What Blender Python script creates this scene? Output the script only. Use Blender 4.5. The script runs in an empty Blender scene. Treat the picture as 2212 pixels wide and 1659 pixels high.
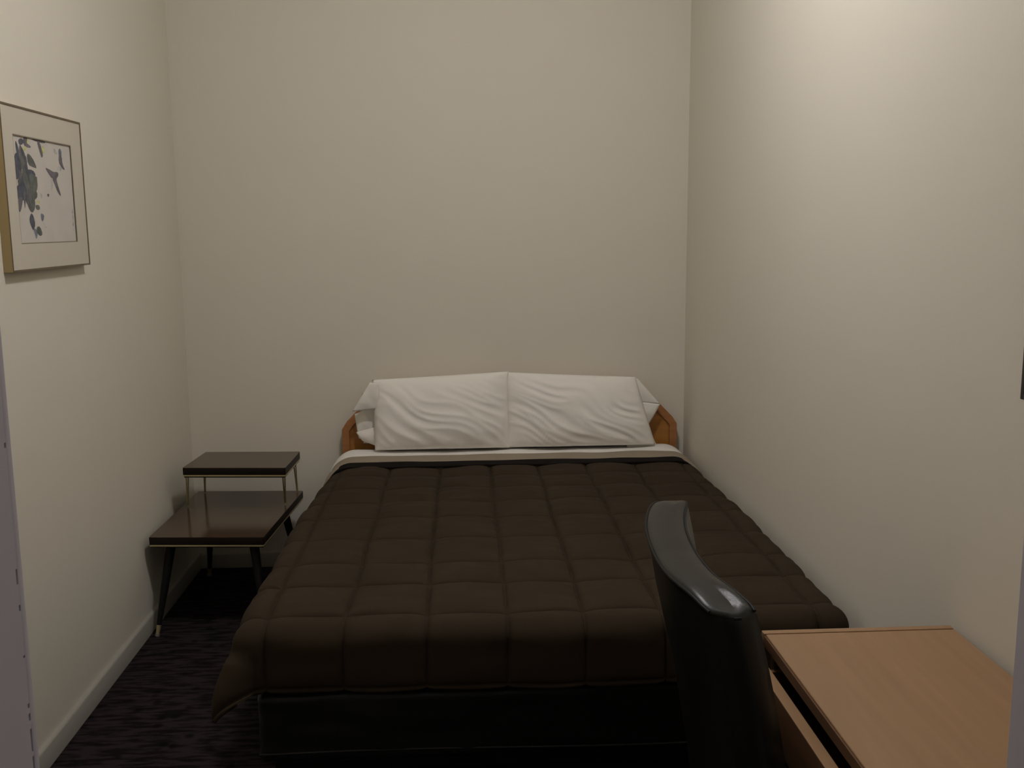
import bpy, bmesh, math, random
from mathutils import Vector, Matrix, noise
random.seed(7)
S = bpy.context.scene
C = S.collection

# ------------------------------------------------------------------ camera, world, light, exposure
cam_d = bpy.data.cameras.new('camera')
cam = bpy.data.objects.new('camera', cam_d); C.objects.link(cam)
cam_d.sensor_width = 36.0
cam_d.lens = 36.0 * 2150.0 / 2212.0
cam_d.clip_start = 0.05
Rr = Vector((0.99873471, -0.01626806, 0.04758503))
Dd = Vector((-0.0495497, -0.15667798, 0.98640602))
Uu = Vector((-0.00859139, -0.98751575, -0.15728581))
M = Matrix((Rr, Dd, Uu)) @ Matrix(((1, 0, 0), (0, -1, 0), (0, 0, -1)))
cam.matrix_world = Matrix.Translation((0, 0, 1.6)) @ M.to_4x4()
S.camera = cam

w = bpy.data.worlds.new('world'); S.world = w; w.use_nodes = True
w.node_tree.nodes['Background'].inputs[0].default_value = (0.5, 0.52, 0.6, 1)
w.node_tree.nodes['Background'].inputs[1].default_value = 0.02

S.view_settings.view_transform = 'Standard'
S.view_settings.look = 'None'
S.view_settings.gamma = 1.0
S.view_settings.use_curve_mapping = False
S.view_settings.exposure = 0.0

LIGHT_POS = (0.15, 2.60, 3.06)      # the room's ceiling fixture
CEIL = 3.18
ROOM_EMIT = 95.0                    # radiance of its frosted shade
HALL_POWER = 2.2

def area(name, loc, size, power, col, rot=(0, 0, 0)):
    l = bpy.data.lights.new(name, 'AREA'); l.shape = 'SQUARE'; l.size = size
    l.energy = power; l.color = col
    o = bpy.data.objects.new(name, l); C.objects.link(o); o.location = loc; o.rotation_euler = rot
    return o
area('hall_light', (0.1, -0.45, 2.55), 0.5, HALL_POWER, (0.80, 0.84, 1.0))

# ------------------------------------------------------------------ materials
def mat(name, col, rough=0.6, metal=0.0, spec=0.5, emit=None, col2=None, scale=(1, 1, 1), nscale=20.0,
        detail=4.0, bump=0.0, bscale=None, contrast=(0.35, 0.65), coat=0.0, sheen=0.0, bdist=0.002):
    m = bpy.data.materials.new(name); m.use_nodes = True
    nt = m.node_tree; b = nt.nodes['Principled BSDF']
    b.inputs['Base Color'].default_value = (*col, 1)
    b.inputs['Roughness'].default_value = rough
    b.inputs['Metallic'].default_value = metal
    b.inputs['Specular IOR Level'].default_value = spec
    b.inputs['Coat Weight'].default_value = coat
    b.inputs['Coat Roughness'].default_value = 0.12
    b.inputs['Sheen Weight'].default_value = sheen
    if emit:
        b.inputs['Emission Color'].default_value = (*emit[0], 1)
        b.inputs['Emission Strength'].default_value = emit[1]
    if col2 or bump:
        tc = nt.nodes.new('ShaderNodeTexCoord'); mp = nt.nodes.new('ShaderNodeMapping')
        mp.inputs['Scale'].default_value = scale
        nt.links.new(tc.outputs['Object'], mp.inputs['Vector'])
        n = nt.nodes.new('ShaderNodeTexNoise'); n.inputs['Scale'].default_value = nscale
        n.inputs['Detail'].default_value = detail
        nt.links.new(mp.outputs[0], n.inputs['Vector'])
        if col2:
            r = nt.nodes.new('ShaderNodeValToRGB')
            r.color_ramp.elements[0].position = contrast[0]; r.color_ramp.elements[1].position = contrast[1]
            r.color_ramp.elements[0].color = (*col, 1); r.color_ramp.elements[1].color = (*col2, 1)
            nt.links.new(n.outputs[0], r.inputs[0]); nt.links.new(r.outputs[0], b.inputs['Base Color'])
        if bump:
            n2 = n
            if bscale:
                n2 = nt.nodes.new('ShaderNodeTexNoise'); n2.inputs['Scale'].default_value = bscale
                n2.inputs['Detail'].default_value = 5
                nt.links.new(mp.outputs[0], n2.inputs['Vector'])
            bp = nt.nodes.new('ShaderNodeBump'); bp.inputs['Strength'].default_value = bump
            bp.inputs['Distance'].default_value = bdist
            nt.links.new(n2.outputs[0], bp.inputs['Height']); nt.links.new(bp.outputs[0], b.inputs['Normal'])
    return m

MT = {}
MT['wall'] = mat('cream_wall_paint', (.735, .695, .600), .75, spec=.25, col2=(.742, .702, .607), nscale=2.5, bump=.08, bscale=350)
MT['wall_end'] = mat('hall_tinted_jamb_paint', (.60, .565, .62), .6, spec=.3, bump=.05, bscale=200)  # violet tint stands in for the cool light from the hall
MT['ceiling'] = mat('ceiling_paint', (.78, .76, .72), .9, bump=.1, bscale=200)
MT['base'] = mat('baseboard_paint', (.40, .385, .34), .45, spec=.4, bump=.03, bscale=60)
def carpet():
    m = mat('dark_carpet', (.020, .014, .016), .95, spec=.1, sheen=.0)
    nt = m.node_tree; b = nt.nodes['Principled BSDF']
    tc = nt.nodes.new('ShaderNodeTexCoord'); mp = nt.nodes.new('ShaderNodeMapping'); mp.inputs['Scale'].default_value = (6, 34, 1)
    nt.links.new(tc.outputs['Object'], mp.inputs['Vector'])
    n = nt.nodes.new('ShaderNodeTexNoise'); n.inputs['Scale'].default_value = 1.6; n.inputs['Detail'].default_value = 3
    nt.links.new(mp.outputs[0], n.inputs['Vector'])
    r = nt.nodes.new('ShaderNodeValToRGB'); r.color_ramp.elements[0].position = .42; r.color_ramp.elements[1].position = .56
    r.color_ramp.elements[0].color = (.010, .007, .008, 1); r.color_ramp.elements[1].color = (.034, .025, .028, 1)
    nt.links.new(n.outputs[0], r.inputs[0])
    v = nt.nodes.new('ShaderNodeTexVoronoi'); v.inputs['Scale'].default_value = 15
    nt.links.new(tc.outputs['Object'], v.inputs['Vector'])
    r2 = nt.nodes.new('ShaderNodeValToRGB'); r2.color_ramp.elements[0].position = .12; r2.color_ramp.elements[1].position = .3
    r2.color_ramp.elements[0].color = (.35, .33, .35, 1); r2.color_ramp.elements[1].color = (1, 1, 1, 1)
    nt.links.new(v.outputs['Distance'], r2.inputs[0])
    mx = nt.nodes.new('ShaderNodeMix'); mx.data_type = 'RGBA'; mx.blend_type = 'MULTIPLY'; mx.inputs[0].default_value = 1
    nt.links.new(r.outputs[0], mx.inputs[6]); nt.links.new(r2.outputs[0], mx.inputs[7]); nt.links.new(mx.outputs[2], b.inputs['Base Color'])
    n3 = nt.nodes.new('ShaderNodeTexNoise'); n3.inputs['Scale'].default_value = 260; nt.links.new(tc.outputs['Object'], n3.inputs['Vector'])
    bp = nt.nodes.new('ShaderNodeBump'); bp.inputs['Strength'].default_value = .9; bp.inputs['Distance'].default_value = .006
    nt.links.new(n3.outputs[0], bp.inputs['Height']); nt.links.new(bp.outputs[0], b.inputs['Normal'])
    return m
MT['carpet'] = carpet()
MT['comforter'] = mat('brown_quilt_cloth', (.034, .0235, .014), .9, spec=.12, col2=(.040, .028, .0175), nscale=5, bump=.35, bscale=420, bdist=.001)
MT['hem_shade'] = mat('hem_shade_black', (.008, .006, .005), .95, spec=.1)  # near-black colour carries the shade at the comforter's head edge
MT['lining'] = mat('taupe_cloth', (.30, .25, .19), .9, spec=.2, bump=.3, bscale=300, bdist=.001)
MT['sheet'] = mat('white_cotton', (.86, .83, .78), .85, spec=.2, bump=.15, bscale=60, bdist=.003)
MT['pillow'] = mat('white_pillowcase', (.87, .84, .785), .85, spec=.2, bump=.15, bscale=45, bdist=.004)
MT['boxspring'] = mat('black_satin_cloth', (.007, .007, .007), .42, spec=.35, bump=.25, bscale=14, bdist=.012)
MT['headboard'] = mat('orange_brown_veneer', (.40, .165, .030), .42, col2=(.46, .20, .040), scale=(3, 3, 30), nscale=2.0, detail=6, bump=.05)
MT['headrail'] = mat('orange_brown_rail', (.36, .145, .05), .38, col2=(.42, .18, .065), scale=(3, 3, 30), nscale=2.0, detail=6, bump=.05)
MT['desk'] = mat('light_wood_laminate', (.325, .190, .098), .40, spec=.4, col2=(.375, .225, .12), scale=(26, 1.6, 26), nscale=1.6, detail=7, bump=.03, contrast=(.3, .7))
MT['deskedge'] = mat('shaded_wood_edge', (.13, .062, .028), .5, spec=.3, col2=(.16, .078, .036), scale=(26, 1.6, 26), nscale=1.6, detail=6)  # brown edge wood, with the shade on its faces put into the colour
MT['walnut'] = mat('walnut_laminate', (.055, .032, .018), .14, spec=.5, col2=(.075, .044, .025), scale=(1.4, 22, 22), nscale=2.2, detail=6)
MT['darkedge'] = mat('dark_edge_band', (.008, .004, .003), .45, spec=.25)
MT['blackleg'] = mat('black_lacquer_leg', (.005, .004, .004), .5, spec=.25)
MT['brass'] = mat('aged_brass', (.66, .56, .32), .42, metal=.8)
MT['leather'] = mat('black_leather', (.008, .008, .007), .36, spec=.36, bump=.22, bscale=260, bdist=.0012)
MT['thread'] = mat('black_piping', (.006, .006, .006), .5, spec=.2)
MT['gold'] = mat('gold_frame_side', (.44, .335, .165), .5, metal=.15)
MT['rim'] = mat('bronze_frame_rim', (.17, .135, .085), .45, metal=.3)
MT['mat'] = mat('cream_mount_board', (.60, .555, .46), .8, bump=.04, bscale=200)
MT['paper'] = mat('washed_paper', (.58, .545, .49), .8, col2=(.61, .57, .51), nscale=14)
MT['bevel'] = mat('mount_bevel', (.24, .20, .14), .7)
for k, c in dict(d=(.075, .08, .098), p=(.13, .118, .128), g=(.105, .112, .098), b=(.14, .16, .195), y=(.46, .47, .20), l=(.38, .375, .36)).items():
    MT['ink_' + k] = mat('ink_wash_' + k, c, .85, col2=tuple(min(1, v * 1.7) for v in c), nscale=60, contrast=(.4, .75))
MT['darkframe'] = mat('dark_bronze_frame', (.05, .042, .040), .4)
MT['shade'] = mat('frosted_shade', (.8, .8, .8), .6, emit=((1.0, .96, .955), ROOM_EMIT))
MT['fixture'] = mat('fixture_metal', (.6, .58, .5), .4, metal=.8)
MT['crack'] = mat('dark_gap', (.004, .004, .012), .9)
MT['rubber'] = mat('pale_ferrule', (.35, .33, .28), .35, metal=.6)

# ------------------------------------------------------------------ helpers
def link(name, me, m, parent=None, smooth=True):
    mats = m if isinstance(m, (list, tuple)) else [m]
    for q in mats: me.materials.append(q)
    if smooth:
        for p in me.polygons: p.use_smooth = True
    o = bpy.data.objects.new(name, me); C.objects.link(o)
    if parent: o.parent = parent
    return o
def from_py(name, vs, fs, m, parent=None, smooth=True, mi=None, solid=0.0, sub=0, off=-1.0):
    me = bpy.data.meshes.new(name); me.from_pydata(vs, [], fs); me.update()
    bm = bmesh.new(); bm.from_mesh(me)
    bmesh.ops.recalc_face_normals(bm, faces=bm.faces); bm.to_mesh(me); bm.free()
    if mi:
        for p, i in zip(me.polygons, mi): p.material_index = i
    o = link(name, me, m, parent, smooth)
    if solid:
        s = o.modifiers.new('solid', 'SOLIDIFY'); s.thickness = solid; s.offset = off
    if sub:
        s = o.modifiers.new('sub', 'SUBSURF'); s.levels = sub; s.render_levels = sub
    return o
def box(name, a, b, m, parent=None, bevel=0.0, seg=2):
    bm = bmesh.new(); bmesh.ops.create_cube(bm, size=1)
    for v in bm.verts:
        v.co = Vector(((a[i] + b[i]) / 2 + v.co[i] * (b[i] - a[i]) for i in range(3)))
    if bevel:
        bmesh.ops.bevel(bm, geom=bm.edges[:] , offset=bevel, segments=seg, profile=.6, affect='EDGES')
    me = bpy.data.meshes.new(name); bm.to_mesh(me); bm.free()
    o = link(name, me, m, parent, smooth=False)
    if bevel:
        for p in me.polygons: p.use_smooth = True
        me.set_sharp_from_angle(angle=math.radians(40))
    return o
def prism(name, pts, y0, y1, m, parent=None, bevel=0.0, axis='Y'):
    bm = bmesh.new()
    mk = (lambda p, t: (p[0], t, p[1])) if axis == 'Y' else ((lambda p, t: (p[0], p[1], t)) if axis == 'Z' else (lambda p, t: (t, p[0], p[1])))
    A = [bm.verts.new(mk(p, y0)) for p in pts]; B = [bm.verts.new(mk(p, y1)) for p in pts]
    bm.faces.new(A); bm.faces.new(B[::-1]); n = len(pts)
    for i in range(n): bm.faces.new((A[i], B[i], B[(i + 1) % n], A[(i + 1) % n]))
    bmesh.ops.recalc_face_normals(bm, faces=bm.faces)
    if bevel: bmesh.ops.bevel(bm, geom=bm.edges[:], offset=bevel, segments=2, profile=.6, affect='EDGES')
    me = bpy.data.meshes.new(name); bm.to_mesh(me); bm.free()
    o = link(name, me, m, parent, smooth=True); me.set_sharp_from_angle(angle=math.radians(40))
    return o
def tube(name, pts, rad, m, parent=None, n=10, closed=False):
    """swept round bar through pts; rad a number or a list (taper)"""
    P = [Vector(p) for p in pts]; k = len(P)
    R = rad if isinstance(rad, (list, tuple)) else [rad] * k
    vs, fs = [], []
    ref = Vector((0, 0, 1))
    for i, p in enumerate(P):
        a = P[(i - 1) % k] if (closed or i > 0) else P[0]; b = P[(i + 1) % k] if (closed or i < k - 1) else P[-1]
        t = (b - a).normalized()
        u = t.cross(ref if abs(t.z) < .9 else Vector((1, 0, 0))).normalized(); v = t.cross(u)
        for j in range(n):
            an = 2 * math.pi * j / n
            vs.append(p + (u * math.cos(an) + v * math.sin(an)) * R[i])
    for i in range(k if closed else k - 1):
        for j in range(n):
            i2 = (i + 1) % k
            fs.append((i * n + j, i * n + (j + 1) % n, i2 * n + (j + 1) % n, i2 * n + j))
    if not closed:
        fs.append(tuple(range(n))); fs.append(tuple((k - 1) * n + j for j in range(n)))
    o = from_py(name, vs, fs, m, parent); o.data.set_sharp_from_angle(angle=math.radians(50)); return o
def thing(name, label, cat, loc, group=None):
    o = bpy.data.objects.new(name, None); C.objects.link(o); o.location = loc
    o.empty_display_size = .05
    o['label'] = label; o['category'] = cat
    if group: o['group'] = group
    bpy.context.view_layer.update()
    return o
def tag(o, label, cat, group=None):
    o['label'] = label; o['category'] = cat
    if group: o['group'] = group
    return o
def adopt(root, objs):
    """parent world-space built parts to an empty that is not at the origin"""
    for o in objs:
        o.parent = root; o.matrix_parent_inverse = Matrix.Translation(-root.location)
def struct(o): o['kind'] = 'structure'; return o

# ------------------------------------------------------------------ room shell
LX, RX, BY, FY = -1.28, 1.042, 4.624, 0.78      # inner faces of the walls
HY = -1.1                                        # back of the hall behind the camera
struct(box('floor', (-1.6, HY - .1, -.1), (1.6, BY + .12, 0), MT['carpet']))
struct(box('ceiling', (-1.6, HY - .1, CEIL), (1.6, BY + .12, CEIL + .1), MT['ceiling']))
struct(box('wall_left', (LX - .12, HY, 0), (LX, BY + .12, CEIL), MT['wall']))
struct(box('wall_right', (RX, HY, 0), (RX + .12, BY + .12, CEIL), MT['wall']))
struct(box('wall_back', (LX, BY, 0), (RX, BY + .12, CEIL), MT['wall']))
struct(box('wall_hall', (LX, HY - .1, 0), (RX, HY, CEIL), MT['wall']))
JL, JR = -.355, .4648
struct(box('wall_front_left', (LX, FY - .12, 0), (JL - .018, FY, CEIL), MT['wall']))
struct(box('wall_front_right', (JR + .018, FY - .12, 0), (RX, FY, CEIL), MT['wall']))
struct(box('wall_front_top', (JL - .018, FY - .12, 2.08), (JR + .018, FY, CEIL), MT['wall']))
# door jambs: board plus a thin edge bead, a broken dark gap between the two on the left
jl = struct(box('trim_1', (JL - .018, FY - .125, 0), (JL, FY - .0117, 2.06), MT['wall_end']))
bd = box('edge_bead', (JL - .018, FY - .0085, 0), (JL, FY, 2.06), MT['wall_end'], jl, .0008)
runs = [(2.06, 1.5175), (1.5150, 1.4377), (1.4337, 1.336), (1.3234, 1.3063), (1.301, 1.2641), (1.2616, 1.2228), (1.2188, 1.2143), (1.2078, 1.2011), (1.1811, 1.1774), (1.160, 0)]
for a, b in runs:
    box('gap_filler', (JL - .018, FY - .0117, b), (JL - .0001, FY - .0085, a), MT['wall_end'], jl)
box('gap_shadow', (JL - .017, FY - .0117, .9), (JL - .0018, FY - .0085, 1.9), MT['crack'], jl)
jr = struct(box('trim_2', (JR, FY - .125, 0), (JR + .018, FY, 2.06), MT['wall_end'], bevel=.001))
struct(box('trim_3', (JL - .018, FY - .125, 2.06), (JR + .018, FY, 2.08), MT['wall_end']))

def baseboard(name, a, b, along, m=MT['base']):
    """profile with a rounded lit top edge; along: 'Y' (side walls) or 'X' (back)"""
    T, H = .0145, .073
    prof = [(0, 0), (T, 0), (T, H - .008), (T - .0025, H - .003), (T - .007, H), (0, H)]
    if along == 'Y+':   pts = [(a[0] + p, z) for p, z in prof]; o = prism(name, pts, a[1], b, m)
    elif along == 'Y-': pts = [(a[0] - p, z) for p, z in prof]; o = prism(name, pts, a[1], b, m)
    elif along == 'X':  pts = [(a[1] - p, z) for p, z in prof]; o = prism(name, pts, a[0], b, m, axis='X')
    else:               pts = [(a[1] + p, z) for p, z in prof]; o = prism(name, pts, a[0], b, m, axis='X')
    return struct(o)
baseboard('baseboard_left', (LX, FY), BY, 'Y+')
baseboard('baseboard_right', (RX, FY), BY, 'Y-')
baseboard('baseboard_back', (LX + .0125, BY), RX - .0125, 'X')

# ------------------------------------------------------------------ ceiling light (above the frame)
lx, ly, lz = LIGHT_POS
cl = thing('ceiling_light', 'round frosted ceiling light above the foot of the bed', 'light', (lx, ly, CEIL))
def lathe(name, prof, cx, cy, m, n=40):
    vs, fs = [], []
    for r, z in prof:
        for j in range(n): vs.append((cx + r * math.cos(2 * math.pi * j / n), cy + r * math.sin(2 * math.pi * j / n), z))
    for i in range(len(prof) - 1):
        for j in range(n): fs.append((i * n + j, i * n + (j + 1) % n, (i + 1) * n + (j + 1) % n, (i + 1) * n + j))
    fs.append(tuple(range(n))); fs.append(tuple((len(prof) - 1) * n + j for j in range(n)))
    return from_py(name, vs, fs, m)
base = lathe('base_plate', [(.15, CEIL), (.15, CEIL - .025), (.145, CEIL - .03)], lx, ly, MT['fixture'])
sh = lathe('lamp_shade', [(.14 * math.cos(t), CEIL - .03 - .10 * math.sin(t)) for t in [i * math.pi / 2 / 8 * .98 for i in range(9)]], lx, ly, MT['shade'])
adopt(cl, [base, sh])
# ------------------------------------------------------------------ bed
bed = thing('bed', 'queen bed base with orange-brown panel headboard against the back wall', 'bed', (.21, 3.5, 0))
bx0, bx1, by0, by1 = -.545, .955, 2.475, 4.545
parts = []
# headboard: rail frame with clipped corners round a recessed panel
HO = [(-.572, .20), (.996, .20), (.996, .672), (.975, .705), (.835, .850), (.80, .866), (-.376, .866), (-.411, .850), (-.551, .705), (-.572, .672)]
def inset(p, d):
    cx, cz = .212, .55
    out = []
    n = len(p)
    for i in range(n):
        a, b, c = Vector(p[i - 1]), Vector(p[i]), Vector(p[(i + 1) % n])
        e1 = (b - a).normalized(); e2 = (c - b).normalized()
        n1 = Vector((-e1.y, e1.x)); n2 = Vector((-e2.y, e2.x)); q = (n1 + n2).normalized()
        out.append(tuple(b + q * d / max(.5, q.dot(n1))))
    return out
HI = inset(HO, .034); HG = inset(HO, .040)
def ring(name, O, I, y0, y1, m):
    n = len(O); vs = [(x, y0, z) for x, z in O] + [(x, y0, z) for x, z in I] + [(x, y1, z) for x, z in O] + [(x, y1, z) for x, z in I]
    fs = []
    for i in range(n):
        j = (i + 1) % n
        fs += [(i, j, n + j, n + i), (2 * n + i, 3 * n + i, 3 * n + j, 2 * n + j), (i, 2 * n + i, 2 * n + j, j), (n + i, n + j, 3 * n + j, 3 * n + i)]
    o = from_py(name, vs, fs, m, smooth=False)
    b = o.modifiers.new('bevel', 'BEVEL'); b.width = .003; b.segments = 2
    return o
parts.append(ring('headboard_rail', HO, HI, 4.558, 4.590, MT['headrail']))
parts.append(prism('headboard_panel', HI, 4.572, 4.586, MT['headboard']))
for x in (-.545, .935): parts.append(box('headboard_post', (x, 4.565, 0), (x + .045, 4.586, .22), MT['headrail'], bevel=.002))
# slatted metal base sides and legs under the box spring
parts.append(box('bed_frame', (bx0 + .02, by0 + .03, .155), (bx1 - .02, by1 - .02, .20), MT['blackleg'], bevel=.004))
for x in (bx0 + .07, bx1 - .07):
    for y in (by0 + .12, by1 - .12): parts.append(tube('leg', [(x, y, 0), (x, y, .158)], [.022, .026], MT['blackleg']))
# box spring with soft bowed sides
def softbox(name, a, b, r, m, bow=.0, nx=40, ny=40, nz=6, wr=0.0):
    bm = bmesh.new(); bmesh.ops.create_cube(bm, size=1)
    for v in bm.verts: v.co = Vector(((a[i] + b[i]) / 2 + v.co[i] * (b[i] - a[i]) for i in range(3)))
    bmesh.ops.bevel(bm, geom=bm.edges[:], offset=r, segments=4, profile=.5, affect='EDGES')
    bmesh.ops.subdivide_edges(bm, edges=[e for e in bm.edges if e.calc_length() > .12], cuts=24, use_grid_fill=True)
    for v in bm.verts:
        p = v.co.copy(); 
        if wr:
            d = noise.noise(Vector((p.x * 5, p.y * 5, p.z * 3))) * wr + noise.noise(Vector((p.x * 14 + p.z * 9, p.y * 14, p.z * 22 - p.x * 9))) * wr * .45
            nn = Vector((0, -1, 0)) if p.y < a[1] + .02 else (Vector((-1, 0, 0)) if p.x < a[0] + .02 else Vector((0, 0, 0)))
            v.co += nn * d
    me = bpy.data.meshes.new(name); bm.to_mesh(me); bm.free()
    return link(name, me, m)
bs = softbox('box_spring', (bx0 - .012, by0 - .008, .20), (bx1, by1, .395), .022, MT['boxspring'], wr=.010)
parts.append(bs)
pp = []
for i in range(60):
    t = i / 59; x = bx0 - .01 + (bx1 - bx0) * t
    pp.append((x, by0 - .012 + .004 * math.sin(7 * t), .226 + .004 * math.sin(5 * t + 1) + .006 * t))
parts.append(tube('piping', pp, .0045, MT['boxspring'], n=8))
parts.append(softbox('mattress', (bx0, by0, .395), (bx1, by1, .552), .045, MT['sheet']))
adopt(bed, parts)

# draped cloth laid over the mattress ------------------------------------------------
def drape(name, X0, X1, Y0, Y1, hangL, hangR, hangF, zt, m, step=.011, quilt=None, off=0.0, label='', cat='', flare=.06, r=.035, solid=.0, headcurl=0.0, rise=0.0, riseat=0.0, headround=.065):
    """cloth on the box X0..X1, Y0..Y1 (top zt), hanging left / right / foot; head edge at Y1"""
    def axis(a, b):
        n = max(2, int((b - a) / step)); return [a + (b - a) * i / n for i in range(n + 1)]
    A = axis(X0 - hangL, X1 + hangR); B = axis(Y0 - hangF, Y1)
    if quilt:   # exact mesh lines along every seam, so the stitched grooves stay sharp
        def seams(L, S):
            L = [v for v in L if min(abs(v - s) for s in S) > .0045]
            return sorted(L + [s + d for s in S for d in (-.0035, 0, .0035) if L[0] < s + d < L[-1]])
        A = seams(A, quilt[0]); B = seams(B, quilt[1])
    vs = []
    for b in B:
        for a in A:
            hr = max(0.0, min(1.0, (b - 3.35) / .85)); hr = headround * hr * hr * (3 - 2 * hr)
            xa, xb, rr = X0 + hr, X1 - hr * .8, r + hr
            ox = a - xa if a < xa else (a - xb if a > xb else 0.0)
            oy = b - Y0 if b < Y0 else 0.0
            d = math.hypot(ox, oy); px = min(max(a, xa), xb); py = max(b, Y0); z = zt
            nrm = Vector((0, 0, 1))
            if d > 0:
                dx, dy = ox / d, oy / d
                corner = abs(2 * dx * dy)
                q = rr * math.pi / 2
                if d < q:
                    th = d / rr; h = rr * math.sin(th); dz = rr * (1 - math.cos(th)); nrm = Vector((dx * math.sin(th), dy * math.sin(th), math.cos(th)))
                else:
                    e = d - q; fl = flare * (1 + 9.0 * corner ** 1.3 * (1 if dx < 0 else .2) * min(1, e / .05))
                    h = rr + e * fl; dz = rr + e * math.sqrt(max(.1, 1 - fl * fl)); nrm = Vector((dx, dy, fl))
                px += dx * h; py += dy * h; z -= dz
            if rise:
                q_ = max(0.0, min(1.0, (b - riseat) / .05)); z += rise * q_ * q_ * (3 - 2 * q_)
            p = Vector((px, py, z))
            amp = 0.0
            if quilt:
                sa, sb, puff = quilt
                wob = .006 * noise.noise(Vector((a * 3, b * 3, 1.3)))
                da = min(abs(a - s) for s in sa); db = min(abs(b - s) for s in sb)
                p.x -= wob; p.y -= wob * 1.4 + .004 * math.sin(a * 5)
                f = (.5 * (1 - math.exp(-(da / .0045))) + .5 * (1 - math.exp(-(da / .035)))) * (.5 * (1 - math.exp(-(db / .0045))) + .5 * (1 - math.exp(-(db / .035))))
                amp += puff * f * (1 + .35 * noise.noise(Vector((a * 4, b * 4, 5))))
                amp += .0035 * noise.noise(Vector((a * 9, b * 22, 2)))
                amp += .0055 * noise.noise(Vector((a * 3.1, b * 3.4, 8)))
            else:
                amp += .004 * noise.noise(Vector((a * 6, b * 14, 2)))
            if headcurl:
                u = (Y1 - b) / .03
                if u < 1: z_off = headcurl * (1 - math.sqrt(max(0, 1 - (1 - u) ** 2))); p -= nrm * z_off
            p += nrm.normalized() * (amp + off)
            if d > r * 1.6:   # soft folds in the hanging part
                g = min(1, (d - r) / .15)
                s = b if abs(ox) > abs(oy) else a
                p += Vector((nrm.x, nrm.y, 0)) * g * .010 * noise.noise(Vector((s * 5, d * 2, 11)))
            p.x = min(p.x, RX - .018)
            vs.append(p)
    n = len(A); fs = [(j * n + i, j * n + i + 1, (j + 1) * n + i + 1, (j + 1) * n + i) for j in range(len(B) - 1) for i in range(n - 1)]
    o = from_py(name, vs, fs, m, solid=solid, off=-1)
    if label: tag(o, label, cat)
    return o
SA = [-.95, -.735, -.525, -.320, -.110, .101, .303, .508, .712, .918, 1.12]
SB = [4.135, 3.972, 3.795, 3.605, 3.392, 3.158, 2.918, 2.735, 2.510, 2.30, 2.09]
# the fitted white sheet peeping out on the left, the taupe blanket, then the quilt
drape('bed_sheet', bx0 - .020, bx1 + .01, 3.20, 4.50, .235, .06, .0, .556, MT['sheet'], step=.016, label='white bed sheet between the pillows and the taupe blanket edge', cat='sheet', flare=.10, r=.05, solid=.003, rise=.034, riseat=4.10)
drape('blanket', bx0 - .016, bx1 + .012, 3.62, 4.345, .200, .07, .0, .560, MT['lining'], step=.016, label='taupe blanket showing as a pale strip above the dark quilt', cat='blanket', flare=.12, r=.05, solid=.006, headcurl=.004, rise=.036, riseat=4.08)
cf = drape('quilted_comforter', bx0 - .006, bx1 - .005, by0 - .004, 4.145, .185, .06, .178, .578, MT['comforter'], step=.0062, quilt=(SA, SB, .024), label='dark brown quilted comforter covering the bed and hanging at its foot', cat='comforter', flare=.05, r=.036, solid=.012, headcurl=.010, rise=.004, riseat=4.05)
bn = drape('hem_shade_band', bx0 - .006, bx1 - .005, 4.10, 4.187, .185, .06, .0, .602, MT['hem_shade'], step=.014, flare=.05, r=.040, solid=.006)  # flat hem band, coloured black for the shade it lies in
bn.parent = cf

# ------------------------------------------------------------------ pillows
def pillow(name, TL, TR, BR, BL, yc, th, label, seed, lean=0.0, wr=.010, bulge=.0, n=64, edge=.5, m=None, parent=None, sag=0.0, ex=2.6):
    """cushion between four (x, z) corners, at depth yc, thickness th; lean tips the top back"""
    TL, TR, BR, BL = map(Vector, (TL, TR, BR, BL))
    vs, idx = [], {}
    def pt(u, v, side):
        p = (BL * (1 - u) + BR * u) * (1 - v) + (TL * (1 - u) + TR * u) * v
        cu, cv = 2 * u - 1, 2 * v - 1
        # slightly pulled-in edges between corners
        p = p + Vector((-cu * bulge * (1 - cv * cv) * abs(cu), -cv * bulge * .6 * (1 - cu * cu) * abs(cv)))
        f = max(0.0, (1 - abs(cu) ** ex)) ** edge * max(0.0, (1 - abs(cv) ** ex)) ** edge
        y = yc + lean * (v - .5)
        x, z = p.x, p.y
        # wrinkles: ridges running down to the right
        s = (x * .47 + z * .88) * 26 + seed; t = (x * .88 - z * .47) * 4.2 + seed * .7
        warp = noise.noise(Vector((x * 5, z * 5, seed))) * 1.6
        w_ = noise.noise(Vector((s + warp, t, seed))); rid = 1 - abs(w_) * 2.2
        w2 = noise.noise(Vector((x * 22 + seed, z * 30, 3.1)))
        low = noise.noise(Vector((x * 5 + seed, z * 6, 7)))
        mask = min(1, f * 1.6) * (.25 + .75 * max(0, min(1, 1.25 - v)))
        d = (rid * wr + w2 * wr * .18 + low * wr * .8) * mask
        hv = 1 + sag * (.5 - v)
        y += side * (th / 2 * f * hv + d * (1 if side < 0 else 0))
        return (x, y, z)
    for side in (-1, 1):
        for j in range(n + 1):
            for i in range(n + 1):
                if side == 1 and (i in (0, n) or j in (0, n)): idx[(1, i, j)] = idx[(-1, i, j)]; continue
                idx[(side, i, j)] = len(vs); vs.append(pt(i / n, j / n, side))
    fs = []
    for side in (-1, 1):
        for j in range(n):
            for i in range(n): fs.append((idx[(side, i, j)], idx[(side, i + 1, j)], idx[(side, i + 1, j + 1)], idx[(side, i, j + 1)]))
    o = from_py(name, vs, fs, m or MT['pillow'], parent)
    if label: tag(o, label, 'pillow')
    return o
pillow('pillow', (-.418, .915), (.200, .944), (.206, .600), (-.410, .600), 4.455, .150, 'front white pillow on the left half of the bed head', 3.3, lean=.05, wr=.008, bulge=.002, sag=.35)
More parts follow.
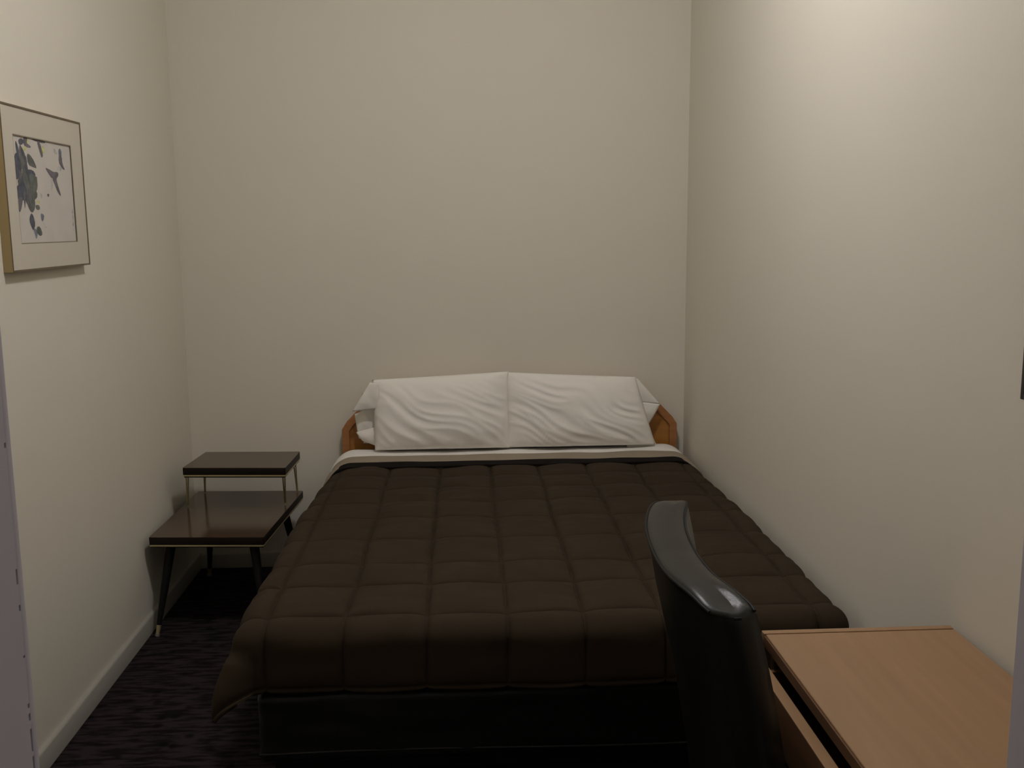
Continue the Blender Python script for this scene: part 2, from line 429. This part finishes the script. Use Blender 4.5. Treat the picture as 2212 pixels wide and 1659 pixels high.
pillow('pillow', (.186, .940), (.785, .908), (.872, .600), (.186, .600), 4.462, .150, 'front white pillow on the right half, with diagonal creases', 9.1, lean=.05, wr=.0095, bulge=.002, sag=.35)
# rear pillows, mostly hidden, and the loose ends of their cases
def rearpillow(label, body, flap, loc, seed):
    r = thing('pillow', label, 'pillow', loc)
    b = pillow('cushion', *body[:4], body[4], body[5], None, seed, lean=.02, wr=.006, n=32)
    f = sheetflap(flap, seed)
    adopt(r, [b] + f); return r
def sheetflap(spec, seed):
    out = []
    for nm, quad, y0, y1, curve in spec:
        TL, TR, BR, BL = map(Vector, quad); n = 14; vs = []
        for j in range(n + 1):
            for i in range(n + 1):
                u, v = i / n, j / n
                p = (BL * (1 - u) + BR * u) * (1 - v) + (TL * (1 - u) + TR * u) * v
                y = y0 * (1 - u) + y1 * u - curve * math.sin(math.pi * v) * math.sin(math.pi * (.15 + .7 * u)) + .004 * noise.noise(Vector((p.x * 25, p.y * 25, seed)))
                vs.append((p.x, y, p.y))
        fs = [(j * (n + 1) + i, j * (n + 1) + i + 1, (j + 1) * (n + 1) + i + 1, (j + 1) * (n + 1) + i) for j in range(n) for i in range(n)]
        out.append(from_py(nm, vs, fs, MT['pillow'], solid=.003))
    return out
rearpillow('rear white pillow at left whose open case end shows beside the headboard',
           ((-.47, .845), (.10, .90), (.10, .60), (-.47, .615), 4.525, .06),
           [('pillowcase_end', ((-.425, .905), (-.385, .905), (-.385, .79), (-.508, .775)), 4.46, 4.44, .012),
            ('pillowcase_fold', ((-.505, .752), (-.40, .80), (-.40, .615), (-.490, .640)), 4.515, 4.505, .012),
            ('pillowcase_hem', ((-.497, .672), (-.40, .70), (-.40, .610), (-.470, .634)), 4.49, 4.47, .016)],
           (-.18, 4.52, .56), 2.0)
rearpillow('rear white pillow at right with a pointed case corner over the headboard',
           ((.30, .90), (.80, .89), (.84, .60), (.30, .60), 4.525, .06),
           [('pillowcase_end', ((.755, .905), (.800, .893), (.905, .775), (.740, .790)), 4.500, 4.52, .010),
            ('pillowcase_fold', ((.740, .800), (.905, .775), (.845, .672), (.740, .66)), 4.49, 4.51, .012),
            ('pillowcase_hem', ((.740, .70), (.845, .672), (.892, .566), (.740, .566)), 4.45, 4.475, .012)],
           (.55, 4.52, .56), 4.0)
# ------------------------------------------------------------------ step end table
nt_ = thing('step_end_table', 'two-tier dark walnut end table in the corner, left of the bed', 'table', (-1.0, 4.15, 0))
P = []
ZL, ZU = .400, .600
def slab(nm, q, z, t, nv):
    """tabletop: dark edged board with a laminate sheet on top and a brass strip under its edge"""
    core = prism(nm, q, z - t, z - .0015, MT['darkedge'], axis='Z', bevel=.0015)
    cx = sum(p[0] for p in q) / len(q); cy = sum(p[1] for p in q) / len(q)
    top = prism('laminate', [(cx + (x - cx) * .997, cy + (y - cy) * .997) for x, y in q], z - .0015, z, MT['walnut'], axis='Z')
    st = prism('brass_strip', [(cx + (x - cx) * .999, cy + (y - cy) * .999) for x, y in q], z - t - .0065, z - t - .0008, MT['brass'], axis='Z')
    un = prism('underside', [(cx + (x - cx) * .985, cy + (y - cy) * .985) for x, y in q], z - t - .012, z - t, MT['darkedge'], axis='Z')
    return core, [top, st, un]
def rnd(q, r, k=4):
    out = []
    n = len(q)
    for i in range(n):
        a, b, c = Vector(q[i - 1]), Vector(q[i]), Vector(q[(i + 1) % n])
        p0 = b + (a - b).normalized() * r; p1 = b + (c - b).normalized() * r
        for s in range(k + 1):
            t = s / k; out.append(tuple(p0 * (1 - t) ** 2 + b * 2 * t * (1 - t) + p1 * t * t))
    return out
qL = rnd([(-1.252, 3.840), (-.798, 3.806), (-.752, 4.50), (-1.235, 4.53)], .006)
qU = rnd([(-1.198, 4.165), (-.760, 4.128), (-.748, 4.435), (-1.175, 4.462)], .005)
a, s1 = slab('lower_top', qL, ZL, .031, 0); b, s2 = slab('upper_top', qU, ZU, .031, 0)
adopt(nt_, [a, b])
for o in s1: o.parent = a
for o in s2: o.parent = b
LEGS = [((-1.185, 3.91), (-1.236, 3.815)), ((-.855, 3.89), (-.80, 3.79)), ((-1.16, 4.43), (-1.20, 4.50)), ((-.83, 4.41), (-.775, 4.49))]
for (tx, ty), (fx, fy) in LEGS:
    zt_ = ZL - .043
    def at(t): return (tx + (fx - tx) * t, ty + (fy - ty) * t, zt_ * (1 - t))
    lg = tube('leg', [at(0), at(.45), at(.88)], [.0195, .016, .0095], MT['blackleg'], n=12)
    fe = tube('ferrule', [at(.88), at(.985)], [.0100, .0075], MT['brass'], n=12)
    cp = tube('foot_glide', [at(.975), at(1.0)], [.010, .010], MT['rubber'], n=12)
    adopt(nt_, [lg])
    for o in (fe, cp): o.parent = lg
WR = [((-1.186, 4.185), (-1.212, 4.265), 0), ((-.772, 4.150), (-.792, 4.262), 0), ((-1.178, 4.440), (-1.198, 4.50), 0), ((-.772, 4.42), (-.775, 4.478), 0)]
for (tx, ty), (fx, fy), _ in WR:
    zt_ = ZU - .043
    d = .0045
    h = [(tx - d, ty, zt_), (fx - d * .3, fy, ZL + .012), (fx - .002, fy, ZL + .004), (fx + .002, fy, ZL + .004), (fx + d * .3, fy, ZL + .012), (tx + d, ty, zt_)]
    adopt(nt_, [tube('hairpin_support', h, .0030, MT['brass'], n=8)])

# ------------------------------------------------------------------ framed ink painting on the left wall
pic = thing('framed_picture', 'gold-sided frame holding an ink painting of dark leaves on the left wall', 'picture', (LX, 3.16, 1.715))
y0, y1, z0, z1 = 2.860, 3.441, 1.482, 1.947
XF = -1.253
G = []
rw = .0055
for nm, a, b in (('frame_side', (LX + .0005, y0, z0), (XF - .001, y0 + .003, z1)), ('frame_side', (LX + .0005, y1 - .004, z0), (XF - .001, y1, z1)),
                 ('frame_side', (LX + .0005, y0 + .003, z0), (XF - .001, y1 - .004, z0 + .004)), ('frame_side', (LX + .0005, y0 + .003, z1 - .004), (XF - .001, y1 - .004, z1))):
    G.append(box(nm, a, b, MT['gold']))
for nm, a, b in (('front_rim', (XF - .001, y0, z0), (XF + .001, y0 + .003, z1)), ('front_rim', (XF - .001, y1 - rw, z0), (XF + .001, y1, z1)),
                 ('front_rim', (XF - .001, y0 + .003, z0), (XF + .001, y1 - rw, z0 + rw)), ('front_rim', (XF - .001, y0 + .003, z1 - rw), (XF + .001, y1 - rw, z1))):
    G.append(box(nm, a, b, MT['rim']))
iy0, iy1, iz0, iz1 = 2.930, 3.352, 1.5595, 1.8665
# mount as four boards round the window, with a darker bevel
XM = XF - .002
def mring(nm, o, i, x, m):
    (a, b, c, d), (e, f, g, h) = o, i      # y0,y1,z0,z1
    vs = [(x, a, c), (x, b, c), (x, b, d), (x, a, d), (x, e, g), (x, f, g), (x, f, h), (x, e, h)]
    fs = [(0, 1, 5, 4), (1, 2, 6, 5), (2, 3, 7, 6), (3, 0, 4, 7)]
    return from_py(nm, vs, fs, m, smooth=False, solid=.0014, off=0)
G.append(mring('mount_board', (y0 + .003, y1 - .005, z0 + .005, z1 - .005), (iy0, iy1, iz0, iz1), XM, MT['mat']))
bv = .0030
G.append(mring('mount_bevel', (iy0, iy1, iz0, iz1), (iy0 + bv, iy1 - bv, iz0 + bv, iz1 - bv), XM - .0006, MT['bevel']))
pa = box('paper', (XM - .005, iy0 - .02, iz0 - .02), (XM - .0035, iy1 + .02, iz1 + .02), MT['paper'])
bk = box('backing_board', (LX + .001, y0 + .012, z0 + .012), (LX + .004, y1 - .012, z1 - .012), MT['bevel'])
G += [pa, bk]
adopt(pic, G)
ART = [('d',[(2.9668,1.8521),(2.9858,1.8585),(3.0,1.8522),(2.9905,1.8432),(2.9721,1.8406)]),('p',[(3.0017,1.8605),(3.026,1.8647),(3.0233,1.8458),(3.0478,1.841),(3.0311,1.8375),(3.0028,1.8397)]),('y',[(3.0272,1.8655),(3.0352,1.8633),(3.0301,1.8485),(3.0229,1.849)]),('y',[(3.123,1.8468),(3.1399,1.847),(3.1456,1.8324),(3.1247,1.8275)]),('y',[(3.3516,1.8411),(3.3675,1.8385),(3.3611,1.8233),(3.3481,1.8236)]),('y',[(3.0573,1.684),(3.0793,1.6834),(3.0723,1.6764),(3.0559,1.6771)]),('y',[(2.9938,1.8336),(3.0155,1.8385),(3.008,1.827),(2.9892,1.8234)]),('d',[(2.9323,1.8042),(2.9567,1.8135),(2.9699,1.8111),(2.9457,1.7835),(2.9629,1.7759),(2.9554,1.7558),(2.9331,1.745),(2.9272,1.7652)]),('p',[(2.9699,1.8111),(3.0047,1.8102),(3.008,1.7873),(2.9822,1.7748),(2.9629,1.7759),(2.9524,1.7839)]),('g',[(3.0191,1.8167),(3.0469,1.8097),(3.074,1.7822),(3.0525,1.7832),(3.0213,1.7881)]),('d',[(3.0021,1.7703),(3.0447,1.7715),(3.0612,1.7589),(3.0403,1.7489),(2.993,1.7511)]),('g',[(2.9618,1.7496),(3.0612,1.7589),(3.0611,1.7227),(3.0439,1.713),(2.9704,1.7149),(2.9481,1.7316)]),('d',[(2.9324,1.7157),(2.9496,1.7262),(2.976,1.7173),(2.9851,1.6977),(2.9646,1.6857),(2.9339,1.6853)]),('g',[(2.9708,1.7171),(3.0503,1.7178),(3.0602,1.6988),(3.039,1.6881),(2.9807,1.6888)]),('p',[(2.9344,1.6875),(2.9625,1.6883),(2.95,1.6638),(2.9384,1.6516),(2.9324,1.657)]),('g',[(2.986,1.6889),(3.0399,1.6926),(3.0399,1.6655),(3.0181,1.6505),(3.0018,1.6625)]),('g',[(3.0463,1.6701),(3.0686,1.6717),(3.0757,1.6627),(3.0631,1.6579),(3.05,1.6611)]),('d',[(3.0116,1.6448),(3.0237,1.6381),(3.0316,1.6178),(3.0171,1.5997),(3.0031,1.6155),(2.9978,1.6289)]),('b',[(3.0775,1.6467),(3.102,1.6423),(3.0936,1.6284),(3.0829,1.626)]),('g',[(3.0433,1.6053),(3.0642,1.6075),(3.0776,1.5879),(3.0619,1.5823),(3.0442,1.5904)]),('b',[(3.019,1.6008),(3.0378,1.5996),(3.0437,1.5882),(3.0326,1.5734),(3.0269,1.586)]),('p',[(3.0942,1.8559),(3.1134,1.8552),(3.1281,1.8243),(3.1167,1.8155),(3.1084,1.8298)]),('p',[(3.0574,1.8623),(3.0959,1.8646),(3.1489,1.8631),(3.1392,1.8572),(3.0891,1.8582)]),('b',[(3.252,1.8472),(3.2705,1.8474),(3.269,1.8245),(3.2507,1.8257)]),('p',[(3.2538,1.8259),(3.2721,1.8247),(3.2727,1.8031),(3.2881,1.7895),(3.2686,1.792),(3.2473,1.8088)]),('l',[(3.2126,1.8467),(3.2269,1.843),(3.2367,1.8319),(3.2158,1.8328)]),('l',[(3.2321,1.7935),(3.2626,1.7929),(3.2606,1.7832),(3.2358,1.7818)]),('p',[(3.1456,1.7805),(3.175,1.7767),(3.1976,1.7715),(3.228,1.7731),(3.2291,1.7636),(3.2136,1.7557),(3.2189,1.7429),(3.2395,1.7089),(3.2145,1.7213),(3.1981,1.7444),(3.18,1.7577)]),('l',[(3.1766,1.7552),(3.1905,1.7511),(3.1766,1.7199),(3.1679,1.7267)]),('l',[(3.0894,1.7066),(3.0974,1.7045),(3.0977,1.6919),(3.0888,1.6951)]),('p',[(3.1378,1.707),(3.1521,1.7062),(3.1478,1.6991),(3.1376,1.7)]),('l',[(3.3222,1.6632),(3.3319,1.6629),(3.3308,1.6509),(3.3218,1.6513)]),('l',[(3.322,1.6458),(3.3304,1.6454),(3.3294,1.631),(3.3211,1.6319)]),('l',[(3.32,1.6235),(3.3291,1.623),(3.328,1.611),(3.3196,1.6118)]),('l',[(3.3198,1.606),(3.3282,1.6055),(3.3274,1.5948),(3.3196,1.5956)]),('l',[(3.0919,1.6203),(3.1024,1.6156),(3.1117,1.6052),(3.0998,1.6087)])]

# pointed leaves massed down the left of the sheet
def leaf(cy_, cz_, L, W, an, c):
    ca, sa = math.cos(an), math.sin(an)
    o = [(-L, 0), (-L * .5, W * .8), (0, W), (L * .55, W * .6), (L, 0), (L * .5, -W * .55), (0, -W * .9), (-L * .55, -W * .7)]
    ART.append((c, [(cy_ + x * ca - z * sa, cz_ + x * sa + z * ca) for x, z in o]))
for cy_, cz_, an, L, W, c in ((2.947, 1.817, -1.3, .030, .009, 'd'), (2.962, 1.812, -1.7, .028, .010, 'p'), (2.985, 1.806, -1.05, .033, .010, 'd'), (2.975, 1.79, -1.2, .024, .011, 'g'),
                              (2.953, 1.776, -1.5, .028, .010, 'd'), (2.975, 1.762, -1.9, .030, .012, 'g'), (2.998, 1.758, -1.3, .034, .011, 'd'), (2.962, 1.742, -1.0, .028, .012, 'p'),
                              (2.988, 1.730, -1.6, .030, .012, 'g'), (2.958, 1.722, -1.8, .030, .011, 'd'), (3.004, 1.722, -1.1, .026, .009, 'g'), (2.975, 1.704, -1.4, .028, .010, 'd'),
                              (2.998, 1.694, -1.2, .026, .009, 'p'), (2.966, 1.690, -1.65, .026, .006, 'p')):
    leaf(cy_ + .009, cz_, L, W * .9, an, c)
keys = sorted({c for c, _ in ART}); vs, fs, mi = [], [], []
for c, pts in ART:
    # soften each brush stroke outline by corner cutting
    q = [Vector(p) + Vector((.009, 0)) for p in pts]
    c0 = sum(q, Vector((0, 0))) / len(q); q = [c0 + (v - c0) * 1.22 for v in q]
    for _ in range(1):
        q = [v for i in range(len(q)) for v in (q[i] * .75 + q[(i + 1) % len(q)] * .25, q[i] * .25 + q[(i + 1) % len(q)] * .75)]
    s = len(vs); cc = sum(q, Vector((0, 0))) / len(q)
    xo = XM - .0034 + .00002 * len(fs) / 20
    vs.append((xo, cc.x, cc.y)); vs += [(xo, p.x, p.y) for p in q]
    n = len(q)
    for i in range(n): fs.append((s, s + 1 + i, s + 1 + (i + 1) % n)); mi.append(keys.index(c))
art = from_py('brush_strokes', vs, fs, [MT['ink_' + k] for k in keys], smooth=False, mi=mi)
art.parent = pa; art['kind'] = 'stuff'

# ------------------------------------------------------------------ second picture, only its corner in view at the right edge
p2 = thing('framed_picture', 'dark-framed picture on the right wall, cut by the photo edge', 'picture', (RX, 1.57, 1.49))
Y0, Y1, Z0, Z1 = 1.33, 1.766, 1.275, 1.73
T2 = .016
G = [box('frame_side', (RX - T2, Y1 - .010, Z0), (RX - .0005, Y1, Z1), MT['darkframe'], bevel=.001), box('frame_side', (RX - T2, Y0, Z0), (RX - .0005, Y0 + .010, Z1), MT['darkframe'], bevel=.001),
     box('frame_side', (RX - T2, Y0 + .010, Z0), (RX - .0005, Y1 - .010, Z0 + .010), MT['darkframe'], bevel=.001), box('frame_side', (RX - T2, Y0 + .010, Z1 - .010), (RX - .0005, Y1 - .010, Z1), MT['darkframe'], bevel=.001),
     box('mount_board', (RX - .010, Y0 + .009, Z0 + .009), (RX - .006, Y1 - .009, Z1 - .009), MT['mat'])]
adopt(p2, G)

# ------------------------------------------------------------------ desk along the right wall
dk = thing('desk', 'narrow light wood desk with its drawer slightly open, along the right wall', 'desk', (.83, 1.4, 0))
ZD = .748; DX0, DX1, DY0, DY1 = .623, 1.028, .86, 1.972
G = [box('desktop', (DX0, DY0, ZD - .026), (DX1, DY1 - .020, ZD), MT['desk'], bevel=.003, seg=3),
     box('edge_trim', (DX0 - .004, DY1 - .0185, ZD - .026), (DX1, DY1, ZD + .001), MT['desk'], bevel=.003),
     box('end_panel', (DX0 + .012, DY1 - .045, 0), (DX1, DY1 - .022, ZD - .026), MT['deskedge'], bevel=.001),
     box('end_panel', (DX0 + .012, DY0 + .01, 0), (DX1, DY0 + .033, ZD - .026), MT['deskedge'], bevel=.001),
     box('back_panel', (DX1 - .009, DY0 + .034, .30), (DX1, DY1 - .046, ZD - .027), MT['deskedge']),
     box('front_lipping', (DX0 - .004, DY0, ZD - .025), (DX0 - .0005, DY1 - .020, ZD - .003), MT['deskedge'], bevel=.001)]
adopt(dk, G)

# drawer under the top, left a little open: the lit upper edge of its front is coloured lighter
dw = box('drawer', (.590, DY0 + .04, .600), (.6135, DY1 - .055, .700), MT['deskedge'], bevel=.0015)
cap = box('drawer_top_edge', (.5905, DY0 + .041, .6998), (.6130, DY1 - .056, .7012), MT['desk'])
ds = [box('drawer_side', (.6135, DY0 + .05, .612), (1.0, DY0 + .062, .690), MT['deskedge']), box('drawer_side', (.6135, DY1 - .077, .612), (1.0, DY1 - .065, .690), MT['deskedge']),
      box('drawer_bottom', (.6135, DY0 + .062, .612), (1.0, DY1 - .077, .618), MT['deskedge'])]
adopt(dk, [dw])
for o in [cap] + ds: o.parent = dw

# ------------------------------------------------------------------ leather chair facing the desk
ch = thing('chair', 'black leather chair with a tall curved back, facing the desk', 'chair', (.68, 1.75, 0))
YN, YF = 1.490, 2.085; ZTOP = 1.0; YC = 1.70
def backx(y, z):
    t = (y - YC) / (YF - YC) if y > YC else (YC - y) / (YC - YN)
    cu = .068 * abs(t) ** 2.6 if y > YC else .045 * abs(t) ** 2.0
    s = ZTOP - z
    return .344 + cu * max(.25, 1 - s * .8) + .27 * s - .11 * s * s
TH = .080
def slabpt(u, v, w):
    """u along the width 0..1, v down 0..1, w 0 rear face .. 1 front face"""
    y = YN + (YF - YN) * u; z = ZTOP - v * (ZTOP - .46)
    return y, z, w
def back_mesh():
    nu, nv = 44, 40
    vs, fs = [], []
    ring_n = 0
    # rounded rectangle in (y, x-offset) swept down z; top closed by shrinking loops
    def loop(z, shrink, lift):
        out = []
        seq = []
        rr = .016
        for i in range(nu + 1): seq.append((YN + (YF - YN) * i / nu, 0.0))
        for i in range(nu, -1, -1): seq.append((YN + (YF - YN) * i / nu, 1.0))
        for y, wv in seq:
            e0, e1 = (y - YN), (YF - y)
            edge = min(e0, e1)
            k = 0.0
            ew = .022 if e0 < e1 else .075
            if edge < ew: k = .5 * (1 - math.sqrt(max(0, 1 - (1 - edge / ew) ** 2))) * .85
            ww = k + (1 - 2 * k) * wv
            ww = .5 + (ww - .5) * (1 - shrink / (TH / 2))
            yy = YN + shrink + (YF - YN - 2 * shrink) * (y - YN) / (YF - YN)
            # taper: the back is a little narrower lower down
            tp = 0.0
            yy = YC + (yy - YC) * (1 - tp)
            # plump panels
            pl = .006 * math.sin(math.pi * (y - YN) / (YF - YN)) * (1 if wv > .5 else -1) * min(1, (ZTOP - z) / .1)
            lift = lift + .0
            dip = .019 * max(0, 1 - (y - YN) / .085) ** 2 - .005 + .010 * max(0, 1 - (YF - y) / .05) ** 2
            zz = z + lift + .014 * max(0, (y - 1.75) / .33) * max(0, 1 - (ZTOP - z) / .1) - dip * max(0, 1 - (ZTOP - z) / .15)
            out.append((backx(y, z) + TH * ww + pl, yy, zz))
        return out
    loops = [loop(ZTOP, TH * .48, 0.0), loop(ZTOP, TH * .30, -.0005), loop(ZTOP, TH * .12, -.0025), loop(ZTOP, .0035, -.0055), loop(ZTOP, .0005, -.010)]
    loops += [loop(ZTOP - .012 - i * (ZTOP - .012 - .455) / nv, 0, 0) for i in range(nv + 1)]
    L = len(loops[0])
    for lp in loops: vs += lp
    for i in range(len(loops) - 1):
        for j in range(L): fs.append((i * L + j, i * L + (j + 1) % L, (i + 1) * L + (j + 1) % L, (i + 1) * L + j))
    for i in range(nu): fs.append((i, i + 1, L - 2 - i, L - 1 - i))
    b0 = (len(loops) - 1) * L
    for i in range(nu): fs.append((b0 + i, b0 + i + 1, b0 + L - 2 - i, b0 + L - 1 - i))
    return from_py('backrest', vs, fs, MT['leather'], smooth=True), loops
bk, loops = back_mesh()
G = [bk]
# piping along the two top seams, and the short cross seam at the near end
lp = loops[4]; H = len(lp) // 2
G.append(tube('seam_piping', [(x, y, z + .002) for x, y, z in lp[1:H - 1]], .0030, MT['thread'], n=8))
G.append(tube('seam_piping', [(x, y, z + .002) for x, y, z in lp[H + 1:-1]], .0030, MT['thread'], n=8))
x0, yy0, zz0 = lp[0]; x1, yy1, zz1 = lp[-1]
G.append(tube('seam_piping', [(x0 + (x1 - x0) * t, yy0 - .0005, zz0 + .001) for t in (0, .25, .5, .75, 1)], .0026, MT['thread'], n=8))
# seat cushion, seat rail and four legs
sx0 = backx(1.75, .46) + .02
G.append(softbox('seat', (sx0 + .02, 1.512, .395), (sx0 + .47, 2.02, .475), .028, MT['leather']))
G.append(box('seat_rail', (sx0 + .03, 1.53, .345), (sx0 + .45, 2.0, .397), MT['leather'], bevel=.006))
for x, y, dx in ((sx0 + .05, 1.56, -.05), (sx0 + .05, 1.97, -.05), (sx0 + .42, 1.56, .01), (sx0 + .42, 1.97, .01)):
    G.append(tube('leg', [(x, y, .35), (x + dx * .4, y, .18), (x + dx, y, 0)], [.022, .019, .015], MT['blackleg'], n=10))
adopt(ch, G)
